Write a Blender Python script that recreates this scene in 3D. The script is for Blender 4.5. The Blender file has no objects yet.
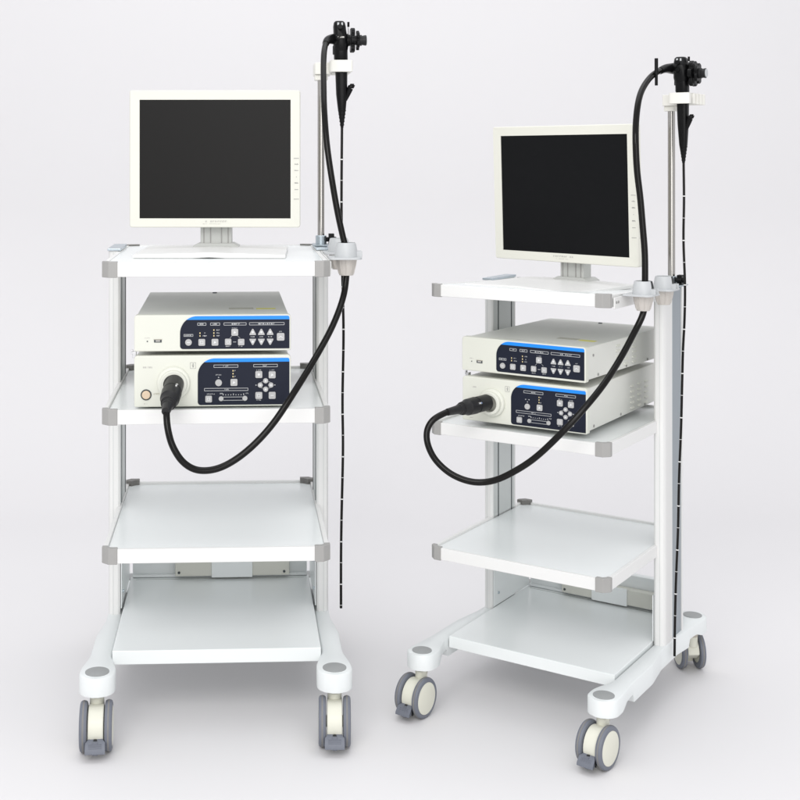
import bpy, bmesh, math, random
from mathutils import Vector, Matrix
random.seed(7)
PI = math.pi
sc = bpy.context.scene
COL = sc.collection

# ------------------------------------------------------------------ camera
cam_d = bpy.data.cameras.new('camera')
cam = bpy.data.objects.new('camera', cam_d)
COL.objects.link(cam)
cam.location = (0, 0, 1.2776)
cam.rotation_euler = (PI/2 + 0.002, 0, 0)
cam_d.sensor_width = 36
cam_d.sensor_fit = 'HORIZONTAL'
cam_d.lens = 1290.65/800*36
cam_d.shift_x = (400-296.96)/800
cam_d.shift_y = -(400-157.98)/800
cam_d.clip_end = 100
sc.camera = cam

# ------------------------------------------------------------------ light
w = bpy.data.worlds.new('World'); sc.world = w; w.use_nodes = True
w.node_tree.nodes['Background'].inputs[0].default_value = (0.97, 0.975, 1.0, 1)
w.node_tree.nodes['Background'].inputs[1].default_value = 0.98

def area(name, loc, target, sx, sy, power, color=(1, 1, 1)):
    l = bpy.data.lights.new(name, 'AREA'); l.shape = 'RECTANGLE'
    l.size = sx; l.size_y = sy; l.energy = power; l.color = color
    o = bpy.data.objects.new(name, l); COL.objects.link(o)
    o.location = loc
    o.rotation_euler = (Vector(target)-Vector(loc)).to_track_quat('-Z', 'Y').to_euler()
    return o
area('softbox_key', (-0.9, -0.6, 3.3), (0.15, 3.0, 0.7), 2.4, 1.8, 72, (1, 0.985, 0.96))
area('softbox_overhead', (0.3, 3.1, 3.9), (0.3, 3.1, 0), 3.2, 2.6, 40, (0.97, 0.985, 1))
area('softbox_front', (0.6, -1.4, 1.5), (0.2, 3.0, 0.8), 2.4, 2.0, 40, (1, 0.99, 0.97))

sc.view_settings.view_transform = 'Standard'
sc.view_settings.look = 'None'
sc.view_settings.exposure = -0.06
sc.view_settings.gamma = 1

# ------------------------------------------------------------------ materials
def mat(name, col, rough=0.5, metal=0.0, spec=0.5, noise=0.0, nscale=8.0, bump=0.0, bscale=300.0, coat=0.0, vary_rough=0.0, stretch=None):
    m = bpy.data.materials.new(name); m.use_nodes = True
    nt = m.node_tree; b = nt.nodes['Principled BSDF']
    b.inputs['Base Color'].default_value = (*col, 1)
    b.inputs['Roughness'].default_value = rough
    b.inputs['Metallic'].default_value = metal
    b.inputs['Specular IOR Level'].default_value = spec
    b.inputs['Coat Weight'].default_value = coat
    tc = nt.nodes.new('ShaderNodeTexCoord')
    mp = nt.nodes.new('ShaderNodeMapping'); nt.links.new(tc.outputs['Object'], mp.inputs[0])
    if stretch: mp.inputs['Scale'].default_value = stretch
    if noise > 0 or vary_rough > 0:
        n = nt.nodes.new('ShaderNodeTexNoise'); n.inputs['Scale'].default_value = nscale
        n.inputs['Detail'].default_value = 5
        nt.links.new(mp.outputs[0], n.inputs['Vector'])
        if noise > 0:
            mx = nt.nodes.new('ShaderNodeMix'); mx.data_type = 'RGBA'
            mx.inputs['A'].default_value = (*[c*(1-noise) for c in col], 1)
            mx.inputs['B'].default_value = (*[min(1, c*(1+noise)) for c in col], 1)
            nt.links.new(n.outputs['Fac'], mx.inputs['Factor'])
            nt.links.new(mx.outputs['Result'], b.inputs['Base Color'])
        if vary_rough > 0:
            mr = nt.nodes.new('ShaderNodeMapRange')
            mr.inputs['To Min'].default_value = max(0.02, rough-vary_rough)
            mr.inputs['To Max'].default_value = min(1, rough+vary_rough)
            nt.links.new(n.outputs['Fac'], mr.inputs['Value'])
            nt.links.new(mr.outputs['Result'], b.inputs['Roughness'])
    if bump > 0:
        n2 = nt.nodes.new('ShaderNodeTexNoise'); n2.inputs['Scale'].default_value = bscale
        nt.links.new(mp.outputs[0], n2.inputs['Vector'])
        bp = nt.nodes.new('ShaderNodeBump'); bp.inputs['Strength'].default_value = bump
        bp.inputs['Distance'].default_value = 0.0006
        nt.links.new(n2.outputs['Fac'], bp.inputs['Height'])
        nt.links.new(bp.outputs[0], b.inputs['Normal'])
    return m

WHITE = mat('white_powder_coat', (0.755, 0.755, 0.742), 0.38, noise=0.012, nscale=5, bump=0.10, bscale=700, vary_rough=0.05)
SHELF = mat('shelf_white_laminate', (0.80, 0.83, 0.828), 0.22, noise=0.012, nscale=4, vary_rough=0.06, bump=0.04, bscale=500)
BASEW = mat('base_white_casting', (0.745, 0.772, 0.772), 0.42, noise=0.015, nscale=9, bump=0.08, bscale=420)
CAPG = mat('grey_corner_plastic', (0.33, 0.325, 0.315), 0.48, noise=0.05, nscale=25, bump=0.2, bscale=600)
DISCG = mat('grey_disc_plastic', (0.30, 0.31, 0.31), 0.55, noise=0.04, nscale=40, bump=0.2, bscale=700)
ALU = mat('anodised_aluminium', (0.30, 0.335, 0.365), 0.38, metal=0.3, noise=0.04, nscale=6, stretch=(8, 8, 0.3))
CAPD = mat('dark_grey_corner_plastic', (0.17, 0.165, 0.155), 0.5, noise=0.05, nscale=25, bump=0.2, bscale=600)
POSTIN = mat('light_grey_post_profile', (0.56, 0.585, 0.575), 0.42, noise=0.02, nscale=6, stretch=(8, 8, 0.3))
SLOT = mat('dark_slot', (0.06, 0.07, 0.075), 0.7, noise=0.05)
STEEL = mat('stainless_pole', (0.40, 0.385, 0.365), 0.16, metal=1.0, noise=0.06, nscale=5, stretch=(10, 10, 0.5), vary_rough=0.05)
ZINC = mat('zinc_plate', (0.48, 0.54, 0.58), 0.32, metal=0.9, noise=0.10, nscale=45, vary_rough=0.08)
CREAM = mat('cream_enamel', (0.70, 0.708, 0.635), 0.42, noise=0.012, nscale=8, bump=0.10, bscale=650)
CREAMTOP = mat('cream_sheet_metal', (0.70, 0.705, 0.66), 0.45, noise=0.02, nscale=10, bump=0.2, bscale=800)
MONW = mat('monitor_ivory_plastic', (0.70, 0.695, 0.625), 0.50, noise=0.01, nscale=6, bump=0.15, bscale=900)
NECK = mat('monitor_neck_grey', (0.52, 0.53, 0.51), 0.40, noise=0.03, nscale=20)
SCREEN = mat('matte_lcd_screen', (0.0075, 0.0070, 0.0068), 0.38, spec=0.17, noise=0.06, nscale=3, vary_rough=0.04)
SCREENB = mat('dark_lcd_screen', (0.0055, 0.0058, 0.0066), 0.40, spec=0.10, noise=0.06, nscale=3, vary_rough=0.04)
NAVY = mat('navy_control_panel', (0.010, 0.013, 0.026), 0.45, spec=0.2, noise=0.06, nscale=50)
BLUE = mat('bright_blue_stripe', (0.0, 0.24, 0.82), 0.45, noise=0.02)
BTN = mat('grey_rubber_button', (0.44, 0.44, 0.44), 0.55, noise=0.06, nscale=150, bump=0.2, bscale=900)
BTNM = mat('button_symbol', (0.70, 0.71, 0.71), 0.6, noise=0.02)
PRINT = mat('pale_print', (0.46, 0.47, 0.48), 0.6, noise=0.03)
PRINTD = mat('grey_print', (0.30, 0.30, 0.29), 0.6, noise=0.05)
PRINTL = mat('light_grey_print', (0.50, 0.49, 0.46), 0.6, noise=0.05)
LED = mat('amber_lamp_lens', (0.72, 0.60, 0.32), 0.4, noise=0.03)
PEACH = mat('peach_power_button', (0.66, 0.52, 0.38), 0.4, noise=0.04, nscale=40)
YEL = mat('yellow_sticker', (0.74, 0.70, 0.12), 0.5, noise=0.06, nscale=120)
BEIGES = mat('beige_sticker', (0.50, 0.49, 0.41), 0.55, noise=0.12, nscale=180)
RUBBER = mat('black_cable_sheath', (0.004, 0.0035, 0.003), 0.17, spec=0.22, noise=0.1, nscale=60, vary_rough=0.06, bump=0.05, bscale=300)
BLACK = mat('black_plastic', (0.004, 0.004, 0.0045), 0.30, spec=0.16, noise=0.1, nscale=50, vary_rough=0.08, bump=0.1, bscale=500)
DGREY = mat('dark_grey_plastic', (0.018, 0.018, 0.019), 0.40, spec=0.25, noise=0.1, nscale=70, bump=0.15, bscale=500)
RING = mat('white_depth_mark', (0.75, 0.75, 0.74), 0.4, noise=0.02)
CHROME = mat('bright_metal', (0.75, 0.75, 0.76), 0.2, metal=1.0, noise=0.03)
TYRE = mat('blue_grey_tyre', (0.15, 0.162, 0.195), 0.52, noise=0.07, nscale=50, bump=0.15, bscale=300)
TREAD = mat('worn_tread', (0.21, 0.205, 0.20), 0.7, noise=0.12, nscale=60, bump=0.3, bscale=250)
HUB = mat('caster_cream_plastic', (0.70, 0.695, 0.60), 0.40, noise=0.02, nscale=20, bump=0.06, bscale=500)
STEM = mat('caster_stem_beige', (0.46, 0.43, 0.36), 0.4, noise=0.06, nscale=50)
CUPT = mat('cup_holder_grey', (0.50, 0.515, 0.525), 0.38, noise=0.03, nscale=30)
CUPB = mat('cup_holder_beige', (0.52, 0.49, 0.455), 0.40, noise=0.05, nscale=30)
RACKW = mat('rack_ivory', (0.78, 0.77, 0.72), 0.42, noise=0.02, nscale=20)
BEIGEBOX = mat('duct_beige', (0.64, 0.64, 0.58), 0.45, noise=0.02, nscale=10)

# ------------------------------------------------------------------ mesh helpers
class MB:
    """collects shapes into one mesh; every call may pick a material slot"""
    def __init__(s): s.v = []; s.f = []; s.m = []; s.mi = 0
    def add(s, vs, fs):
        b = len(s.v); s.v += [tuple(v) for v in vs]
        for f in fs: s.f.append([b+i for i in f]); s.m.append(s.mi)
        return s
    def slot(s, i): s.mi = i; return s
    def box(s, x0, x1, y0, y1, z0, z1):
        vs = [(x, y, z) for x in (x0, x1) for y in (y0, y1) for z in (z0, z1)]
        return s.add(vs, [(0, 1, 3, 2), (4, 6, 7, 5), (0, 4, 5, 1), (2, 3, 7, 6), (0, 2, 6, 4), (1, 5, 7, 3)])
    def prism(s, poly, a, b, axis='z'):
        n = len(poly)
        def P(p, t):
            if axis == 'z': return (p[0], p[1], t)
            if axis == 'y': return (p[0], t, p[1])
            return (t, p[0], p[1])
        vs = [P(p, a) for p in poly]+[P(p, b) for p in poly]
        fs = [list(range(n)), list(range(n, 2*n))]+[(i, (i+1) % n, n+(i+1) % n, n+i) for i in range(n)]
        return s.add(vs, fs)
    def cyl(s, p0, p1, r0, r1=None, seg=24, cap=True):
        r1 = r0 if r1 is None else r1
        return s.turn(p0, (Vector(p1)-Vector(p0)), [(0, r0), (1, r1)], seg, cap)
    def turn(s, o, ax, prof, seg=32, cap=True, a0=0, a1=2*PI):
        """prof: (t along ax, radius)"""
        o = Vector(o); ax = Vector(ax); d = ax.normalized()
        u = d.orthogonal().normalized()
        if abs(d.z) > .9: u = Vector((1, 0, 0))
        v = d.cross(u)
        full = abs(a1-a0-2*PI) < 1e-6
        ns = seg if full else seg+1
        vs = []
        for t, r in prof:
            for k in range(ns):
                a = a0+(a1-a0)*k/seg
                vs.append(o+ax*t+(u*math.cos(a)+v*math.sin(a))*r)
        fs = []
        for i in range(len(prof)-1):
            for k in range(seg):
                k2 = (k+1) % ns
                fs.append((i*ns+k, i*ns+k2, (i+1)*ns+k2, (i+1)*ns+k))
        if cap and full:
            fs.append(list(range(ns))); fs.append([(len(prof)-1)*ns+k for k in range(ns)])
        return s.add(vs, fs)
    def sweep(s, pts, r, seg=16, cap=True):
        pts = [Vector(p) for p in pts]; n = len(pts)
        rs = r if isinstance(r, (list, tuple)) else [r]*n
        t0 = (pts[1]-pts[0]).normalized(); u = t0.orthogonal().normalized()
        vs = []
        for i, p in enumerate(pts):
            t = (pts[min(i+1, n-1)]-pts[max(i-1, 0)]).normalized()
            u = (u-t*u.dot(t)).normalized(); v = t.cross(u)
            for k in range(seg):
                a = 2*PI*k/seg
                vs.append(p+(u*math.cos(a)+v*math.sin(a))*rs[i])
        fs = [(i*seg+k, i*seg+(k+1) % seg, (i+1)*seg+(k+1) % seg, (i+1)*seg+k) for i in range(n-1) for k in range(seg)]
        if cap: fs += [list(range(seg)), [(n-1)*seg+k for k in range(seg)]]
        return s.add(vs, fs)
    def build(s, name, mats, parent=None, bevel=0.0, smooth=True, seg=2, ang=35, off=(0, 0, 0)):
        me = bpy.data.meshes.new(name)
        me.from_pydata([(v[0]-off[0], v[1]-off[1], v[2]-off[2]) for v in s.v], [], s.f)
        if not isinstance(mats, (list, tuple)): mats = [mats]
        for m in mats: me.materials.append(m)
        me.polygons.foreach_set('material_index', s.m)
        bm = bmesh.new(); bm.from_mesh(me)
        bmesh.ops.recalc_face_normals(bm, faces=bm.faces)
        bm.to_mesh(me); bm.free()
        if smooth:
            me.polygons.foreach_set('use_smooth', [True]*len(me.polygons))
            me.set_sharp_from_angle(angle=math.radians(ang))
        o = bpy.data.objects.new(name, me); COL.objects.link(o)
        if parent: o.parent = parent
        if bevel > 0:
            b = o.modifiers.new('bevel', 'BEVEL'); b.width = bevel; b.segments = seg
            b.limit_method = 'ANGLE'; b.angle_limit = math.radians(35); b.harden_normals = True
        return o

def catmull(P, n=10):
    P = [Vector(p) for p in P]; out = []
    Q = [P[0]*2-P[1]]+P+[P[-1]*2-P[-2]]
    for i in range(1, len(Q)-2):
        a, b, c, d = Q[i-1:i+3]
        for k in range(n):
            t = k/n
            out.append(0.5*((2*b)+(c-a)*t+(2*a-5*b+4*c-d)*t*t+(3*b-a-3*c+d)*t**3))
    out.append(P[-1]); return out

def smooth_pts(P, it=3):
    P = [Vector(p) for p in P]
    for _ in range(it):
        P = [P[0]]+[P[i]*.5+(P[i-1]+P[i+1])*.25 for i in range(1, len(P)-1)]+[P[-1]]
    return P

def rrect(x0, x1, z0, z1, r, n=6):
    """rounded rectangle; r = (bottom left, bottom right, top right, top left)"""
    if not isinstance(r, (list, tuple)): r = [r]*4
    out = []
    for (cx, cz, a, rr) in ((x0+r[0], z0+r[0], PI, r[0]), (x1-r[1], z0+r[1], 1.5*PI, r[1]), (x1-r[2], z1-r[2], 0, r[2]), (x0+r[3], z1-r[3], .5*PI, r[3])):
        k = n if rr < .015 else 20
        for i in range(k+1):
            t = a+.5*PI*i/k
            out.append((cx+rr*math.cos(t), cz+rr*math.sin(t)))
    return out

def props(o, label=None, cat=None, group=None, kind=None):
    if label: o['label'] = label
    if cat: o['category'] = cat
    if group: o['group'] = group
    if kind: o['kind'] = kind
    return o

class Cart: pass
def thing(C, name, label, cat, org, yaw=0, group=None):
    o = bpy.data.objects.new(name, None); COL.objects.link(o)
    o.empty_display_size = .05
    c, s_ = math.cos(C.a), math.sin(C.a)
    o.location = (C.x+C.s*(org[0]*c-org[1]*s_), C.y+C.s*(org[0]*s_+org[1]*c), C.s*org[2])
    o.rotation_euler = (0, 0, C.a+yaw); o.scale = (C.s,)*3
    return props(o, label, cat, group)

# ------------------------------------------------------------------ backdrop
def backdrop():
    pts = [(-4.0, 0.0)]
    y1, R, H = 4.55, 1.1, 4.6
    pts.append((y1, 0.0))
    for i in range(1, 25):
        t = .5*PI*i/24; pts.append((y1+R*math.sin(t), R-R*math.cos(t)))
    pts.append((y1+R, H))
    vs = [(x, y, z) for x in (-5.5, 5.5) for y, z in pts]
    n = len(pts)
    m = MB().add(vs, [(i, i+1, n+i+1, n+i) for i in range(n-1)])
    b = mat('seamless_white_backdrop', (0.724, 0.714, 0.722), 0.62, noise=0.012, nscale=1.2, bump=0.05, bscale=120)
    o = m.build('floor', b, ang=80)
    for p in o.data.polygons: pass
    props(o, kind='structure')
backdrop()

# ------------------------------------------------------------------ equipment cart
def build_cart(C, label):
    O = (0, .3, 0)
    root = thing(C, 'equipment_cart', label, 'medical cart', O, 0, 'pair of white equipment carts')
    def B(mb, name, m, parent=root, bevel=0.0, **k): return mb.build(name, m, parent, bevel, off=O, **k)
    W, D, T, cw = .25, C.D, .0318, .0327
    # --- side rails of the base
    rd = .039
    for sx in (-1, 1):
        secs = []
        y0, y1 = C.yd, C.ydr
        N = 90
        for i in range(N+1):
            y = (y0-rd)+(y1-y0+2*rd)*i/N
            if i == 0: y += .0006
            if i == N: y -= .0006
            e = min(y-(y0), y1-y)          # signed distance inside from disc centre
            circ = math.sqrt(max(1e-6, rd*rd-e*e)) if abs(e) < rd else 0
            t = max(0, min(1, (e-.01)/.10)); t = t*t*(3-2*t)
            if e <= .008: out = inn = circ
            else:
                wo_b = (.2865 if y < .22 else .2865-.013*min(1, (y-.22)/.1))-C.xd
                if y > .45: wo_b = .2735-C.xd+.010*min(1, (y-.45)/.08)
                wi_b = C.xd-.2395
                out = max(circ, rd*(1-t)+wo_b*t) if e < .11 else wo_b
                inn = max(circ, rd*(1-t)+wi_b*t) if e < .11 else wi_b
            u_ = max(0, min(1, (y-.40)/.15)); sh_ = (C.xdr-C.xd)*u_*u_*(3-2*u_)
            zt = C.zd
            zb = C.zd-.041
            if e > .03: zb = C.zd-.041+.012*min(1, (e-.03)/.035)
            if e > .115: zb = C.zd-.050
            secs.append((y, C.xd+sh_+out, C.xd+sh_-inn, zt, zb))
        vs = []; fs = []
        for y, xo, xi, zt, zb in secs:
            ch = .0035
            vs += [(sx*xo, y, zb), (sx*xo, y, zt-ch), (sx*(xo-ch), y, zt), (sx*(xi+ch), y, zt), (sx*xi, y, zt-ch), (sx*xi, y, zb)]
        for i in range(len(secs)-1):
            for k in range(6): fs.append((i*6+k, i*6+(k+1) % 6, (i+1)*6+(k+1) % 6, (i+1)*6+k))
        fs.append(list(range(6))); fs.append([(len(secs)-1)*6+k for k in range(6)])
        rail = B(MB().add(vs, fs), 'base_rail', BASEW, ang=50)
        for yy, xx in ((C.yd, C.xd), (C.ydr, C.xdr)):
            m = MB().turn((sx*xx, yy, C.zd-.002), (0, 0, 1), [(0, .0262), (.0036, .0262), (.0042, .0250)], 40)
            B(m, 'disc_cap', DISCG, rail)
    # --- bottom shelf
    zb = C.zb
    m = MB().box(-.2362, .2362, .0801, .60, zb-.0318, zb)
    bs = B(m, 'bottom_shelf', SHELF, bevel=.002)
    B(MB().box(-.222, .222, .5745, .5760, zb-.0004, zb+.0004), 'seam', PRINTD, bs)
    # --- back crossbar with cable duct, inner side walls
    m = MB().box(-.232, .232, .6005, .625, zb-.03, zb+.088)
    m.box(-.232, .232, .588, .6005, zb+.001, zb+.008)
    B(m, 'back_crossbar', BASEW, bevel=.002)
    dz = zb+.008
    m = MB().box(-.118, .184, .572, .6, dz, dz+.045)
    duct = B(m, 'cable_duct', BEIGEBOX, bevel=.002)
    B(MB().box(-.022, .086, .568, .5718, dz-.003, dz+.047), 'duct_cover', SHELF, duct, bevel=.001)
    for x in (-.108, .170):
        B(MB().cyl((x, .5722, dz+.01), (x, .5700, dz+.01), .0035, seg=12), 'screw', SLOT, duct)
    # --- posts
    for sx in (-1, 1):
        xo, xi = C.px, C.px-.030
        y0, y1 = C.py, C.py+C.pd
        zt = C.z1+C.captop
        def bx(m, xa, xb, ya, yb, za, zb_):
            a, b = sorted((sx*xa, sx*xb)); return m.box(a, b, ya, yb, za, zb_)
        m = MB(); bx(m, xi, xo-.0060, y0+.0085, y1-.008, C.zd-.01, zt-.001)
        core = B(m, 'post', POSTIN, bevel=.001)
        m = MB(); bx(m, xo-.0058, xo-.0036, y0+.0662, y1-.0077, C.zd-.01, zt-.001)
        B(m, 'side_strip', ALU, core, bevel=.0005)
        # front cover: rounded outer corner
        pl = [(sx*xi, y0+.0082), (sx*xi, y0+.004), (sx*(xi+.005), y0), (sx*(xo-.012), y0), (sx*(xo-.005), y0+.003), (sx*(xo-.001), y0+.010), (sx*xo, y0+.018), (sx*xo, y0+.066), (sx*(xo-.0055), y0+.066), (sx*(xo-.0055), y0+.0082)]
        B(MB().prism(pl, C.zd-.002, zt-.001), 'post_front_cover', WHITE, core, bevel=.0012)
        m = MB(); bx(m, xo-.0135, xo-.0125, y0-.0004, y0+.002, C.zd, zt-.004)
        B(m, 'cover_seam', POSTIN, core, smooth=False)
        m = MB(); bx(m, xi, xo, y1-.0075, y1, C.zd-.002, zt-.001)
        B(m, 'post_rear_cover', WHITE, core, bevel=.001)
        for yy in (y0+.036, y0+C.pd-.030):
            m = MB(); bx(m, xi-.0012, xi+.001, yy, yy+.004, C.zd+.1, zt-.02)
            B(m, 'mounting_slot', SLOT, core)
        m = MB(); bx(m, xi-.002, xo+.001, y0-.004, y1+.002, zt-.001, zt+.0055)
        B(m, 'post_cap', ZINC, core, bevel=.0015)
        # lower inner wall between post and bottom shelf
        m = MB(); bx(m, xi-.004, xi-.0015, y0+.002, .5995, zb+.0005, zb+.125)
        B(m, 'inner_wall', SHELF, core, bevel=.0008)
        for (yy, zz) in ((y0+.03, zb+.035), (y0+.03, zb+.105), (.55, zb+.06)):
            B(MB().cyl((sx*(xi-.0035), yy, zz), (sx*(xi-.0075), yy, zz), .0045, .0035, seg=14), 'screw', ZINC, core)
    # --- three shelves with rims and grey corner caps
    for si, (z, name) in enumerate(((C.z1, 'top_shelf'), (C.z2, 'shelf'), (C.z3, 'shelf'))):
        drop = C.drop if si == 0 else 0.0
        Ds = D
        c = .012
        rec = .0015 if si == 0 else .006
        def sh(mb):
            mb.v = [(v[0], v[1], v[2]-drop*v[1]) for v in mb.v]; return mb
        m = MB()
        outer = [(-W, c), (-W+c, 0), (W-c, 0), (W, c), (W, Ds-c), (W-c, Ds), (-W+c, Ds), (-W, Ds-c)]
        e = .010
        inner = [(-W+e, c+.003), (-W+c+.003, e), (W-c-.003, e), (W-e, c+.003), (W-e, Ds-c-.003), (W-c-.003, Ds-e), (-W+c+.003, Ds-e), (-W+e, Ds-c-.003)]
        vs = [(x, y, z-T) for x, y in outer]+[(x, y, z) for x, y in outer]+[(x, y, z) for x, y in inner]+[(x, y, z-T) for x, y in inner]
        fs = []
        for i in range(8):
            j = (i+1) % 8
            fs += [(i, j, 8+j, 8+i), (8+i, 8+j, 16+j, 16+i), (16+i, 16+j, 24+j, 24+i), (24+i, 24+j, j, i)]
        m.add(vs, fs)
        rim = B(sh(m), name, WHITE, bevel=.0016)
        m = MB().prism([(x*.9995, y) for x, y in inner], z-rec-.014, z-rec)
        B(sh(m), 'shelf_panel', SHELF, rim, bevel=.0008)
        for sx in (-1, 1):
            for (yy, sy) in ((0, 1), (Ds, -1)):
                o_ = .0024
                cl = .024
                rear = sy < 0
                ex = .010 if rear else .0
                pl = [(W-cw-ex*.4, -o_), (W-c-.001, -o_), (W+o_, c+.001-0*o_), (W+o_, cl), (W-e-.0005-ex*.3, cl), (W-e-.001-ex*.5, c+.006+ex), (W-c-.006-ex, e+.001+ex*.5), (W-cw-ex*.4, e+.001+ex*.3)]
                pl = [(sx*x, yy+sy*y) for x, y in pl]
                B(sh(MB().prism(pl, z-T-.0016, z+(.0075 if rear and si else .0022))), 'corner_cap', CAPD if rear else CAPG, rim, bevel=.0014)
    # --- casters
    R = .052
    for (sx, yy, yaw) in ((-1, C.yd, C.cy[0]), (1, C.yd, C.cy[1]), (-1, C.ydr, C.cy[2]), (1, C.ydr, C.cy[3])):
        off = -.030
        M4 = Matrix.Translation((sx*(C.xd if yy == C.yd else C.xdr), yy, 0)) @ Matrix.Rotation(yaw, 4, 'Z')
        def tr(mb):
            mb.v = [tuple(M4 @ Vector(v)) for v in mb.v]; return mb
        m = MB().turn((0, 0, C.zd-.0415), (0, 0, -1), [(0, .017), (.006, .0175), (.007, .015), (.018, .015)], 28)
        cas = B(tr(m), 'caster', STEM, ang=40)
        # cream fork / hood between the wheels
        prof = []
        for k in range(25):
            a = math.radians(-70+k*(250/24))
            prof.append((off-math.cos(a)*(R-.008), R+math.sin(a)*(R-.008)))
        prof += [(off+.020, R-.018), (off-.012, R-.030)]
        m = MB().prism(prof, -.0168, .0168, 'x')
        m.turn((0, -.004, R+.020), (0, 0, 1), [(0, .0165), (C.zd-.050-R-.020, .0155)], 26)
        m.cyl((-.030, off, R), (.030, off, R), .012, seg=20)
        B(tr(m), 'fork', HUB, cas, bevel=.0022, ang=50)
        for wx in (-1, 1):
            xa, xb = wx*.0185, wx*.0350
            # tyre: ring with rounded tread
            pr = [(0, .036), (0, R-.006), (.08, R-.002), (.28, R), (.72, R), (.92, R-.002), (1, R-.006), (1.0, .0420), (.93, .0410)]
            m = MB().turn((xa, off, R), (xb-xa, 0, 0), pr, 56, cap=False)
            m.slot(1)
            m.turn((xa+(xb-xa)*.38, off, R), ((xb-xa)*.24, 0, 0), [(0, R-.001), (0.05, R+.0005), (.95, R+.0005), (1, R-.001)], 56, cap=False)
            wheel = B(tr(m), 'wheel', [TYRE, TREAD], cas, ang=40)
            m = MB().turn((xa+(xb-xa)*.1, off, R), ((xb-xa)*.9, 0, 0), [(0, .037), (.9, .0412), (.98, .0410), (1.03, .0385), (1.04, .0001)], 48)
            B(tr(m), 'hub', HUB, wheel, ang=30)
        # brake pedal at the front
        side = [(off-R+.010, R-.010), (off-R-.001, R-.014), (off-R-.012, R-.027), (off-R-.013, R-.034), (off-R-.001, R-.031), (off-R+.010, R-.024)]
        m = MB().prism(side, -.0215, .0215, 'x')
        ln = len(m.v)//2
        m.v = [((v[0]*(.72 if v[1] > off-R+.005 else 1.0)), v[1], v[2]) for v in m.v]
        m.box(-.0055, .0055, off-R-.004, off-R+.018, R-.040, R-.012)
        for k in range(3):
            y = off-R-.0035-k*.0025
            m.box(-.014, .014, y-.0007, y+.0007, R-.0195-k*.0030, R-.0155-k*.0030)
        B(tr(m), 'brake_pedal', TYRE, cas, bevel=.0016, ang=40)
        m = MB().prism([(off-R+.016, .012), (off-R+.006, .03), (off-R+.010, .04), (off-R+.022, .034)], -.0165, .0165, 'x')
        m.prism([(-.0085, R-.030), (.0085, R-.030), (.0075, R-.016), (.003, R-.010), (-.003, R-.010), (-.0075, R-.016)], off-R+.0035, off-R+.014, 'y')  # dark arch on the hood stands in for the shaded notch above the pedal
        B(tr(m), 'brake_block_and_notch_shade', DGREY, cas, bevel=.001)
    # --- pole with clamp and knob
    px, py = .2598, .4456
    zc = C.z1+C.captop+.0055
    B(MB().cyl((px, py, zc-.003), (px, py, C.zr-.012), .0088 if C.s > .99 else .0099, seg=28), 'pole', STEEL)
    m = MB().turn((px, py, zc), (0, 0, 1), [(0, .0165), (.001, .0165), (.0015, .0140), (.024, .0140), (.0255, .0125)], 30)
    cl = B(m, 'pole_clamp', ZINC, ang=30)
    m = MB().prism([(.238, .405), (.262, .392), (.292, .40), (.304, .425), (.300, .465), (.240, .475)], zc+.0008, zc+.0042)
    B(m, 'clamp_plate', ZINC, cl, bevel=.0008)
    m = MB().cyl((px+.013, py-.002, zc+.015), (px+.020, py-.004, zc+.0155), .006, seg=14)
    kp = []
    for k in range(60):
        a = 2*PI*k/60; r = .0142+.0024*math.cos(6*a); kp.append((r*math.cos(a), r*math.sin(a)))
    m.prism([(py-.004+p[0], zc+.0155+p[1]) for p in kp], px+.019, px+.033, 'x')
    m.cyl((px+.0325, py-.004, zc+.0155), (px+.039, py-.004, zc+.0155), .007, .006, seg=18)
    B(m, 'clamp_knob', BLACK, cl, bevel=.0006)
    # --- comb rack that holds the scope
    zr = C.zr
    m = MB()
    m.prism(rrect(.243, .286, .418, .512, .004), zr-.003, zr+.0275)
    m.prism(rrect(.2785, .2855, .372, .43, .002), zr+.0006, zr+.0299)
    ys = [.366, .4105, .440, .470, .4975]
    for i, y in enumerate(ys):
        wd = .013
        pl = rrect(.2785, .3345, y, y+wd, (.006 if i == 0 else .002, .006, .006, .002))
        m.prism(pl, zr+.0004, zr+.0301)
    m.box(.328, .3345, .372, .385, zr+.0006, zr+.0299)
    m.prism(rrect(px-.0165, px+.0165, py-.018, py+.020, .006), zr-.017, zr-.0032)
    B(m, 'scope_rack', RACKW, bevel=.0016)
    # --- cup holders on the side of the top shelf
    zk = C.z1-C.drop*.15
    m = MB().box(.2526, .2562, .030, .352, zk-.0315, zk-.002)
    bar = B(m, 'holder_bar', WHITE, bevel=.0012)
    for y in (.042, .055, .20):
        B(MB().cyl((.2558, y, zk-.015), (.2576, y, zk-.015), .0036, seg=14), 'screw', PRINTD, bar)
    for i, (cx, cy) in enumerate(((.2972, .1197), (.2935, .2851))):
        z0 = zk-.002
        pl = rrect(.2555, cx+.034, cy-.042, cy+.040, (.008, .018, .018, .008))
        m = MB().prism(pl, z0, z0+.0045)
        a0, a1 = math.radians(18), math.radians(342)
        m.turn((cx, cy, z0+.004), (0, 0, 1), [(0, .0272), (.014, .0262), (.026, .0240), (.0325, .0222), (.0335, .0205), (.0325, .0190), (.010, .0215), (0, .0220)], 46, cap=False, a0=a0, a1=a1)
        m.box(cx+.020, cx+.036, cy-.0125, cy-.0095, z0+.004, z0+.018)
        m.box(cx+.020, cx+.036, cy+.0095, cy+.0125, z0+.004, z0+.018)
        cup = B(m, 'cup_holder', CUPT, bevel=.0008, ang=50)
        m = MB().turn((cx, cy, z0-.0005), (0, 0, -1), [(0, .0245), (.012, .0228), (.034, .0172), (.0375, .0162), (.0375, .0130), (.034, .0128), (0, .0200)], 40, cap=False)
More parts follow.
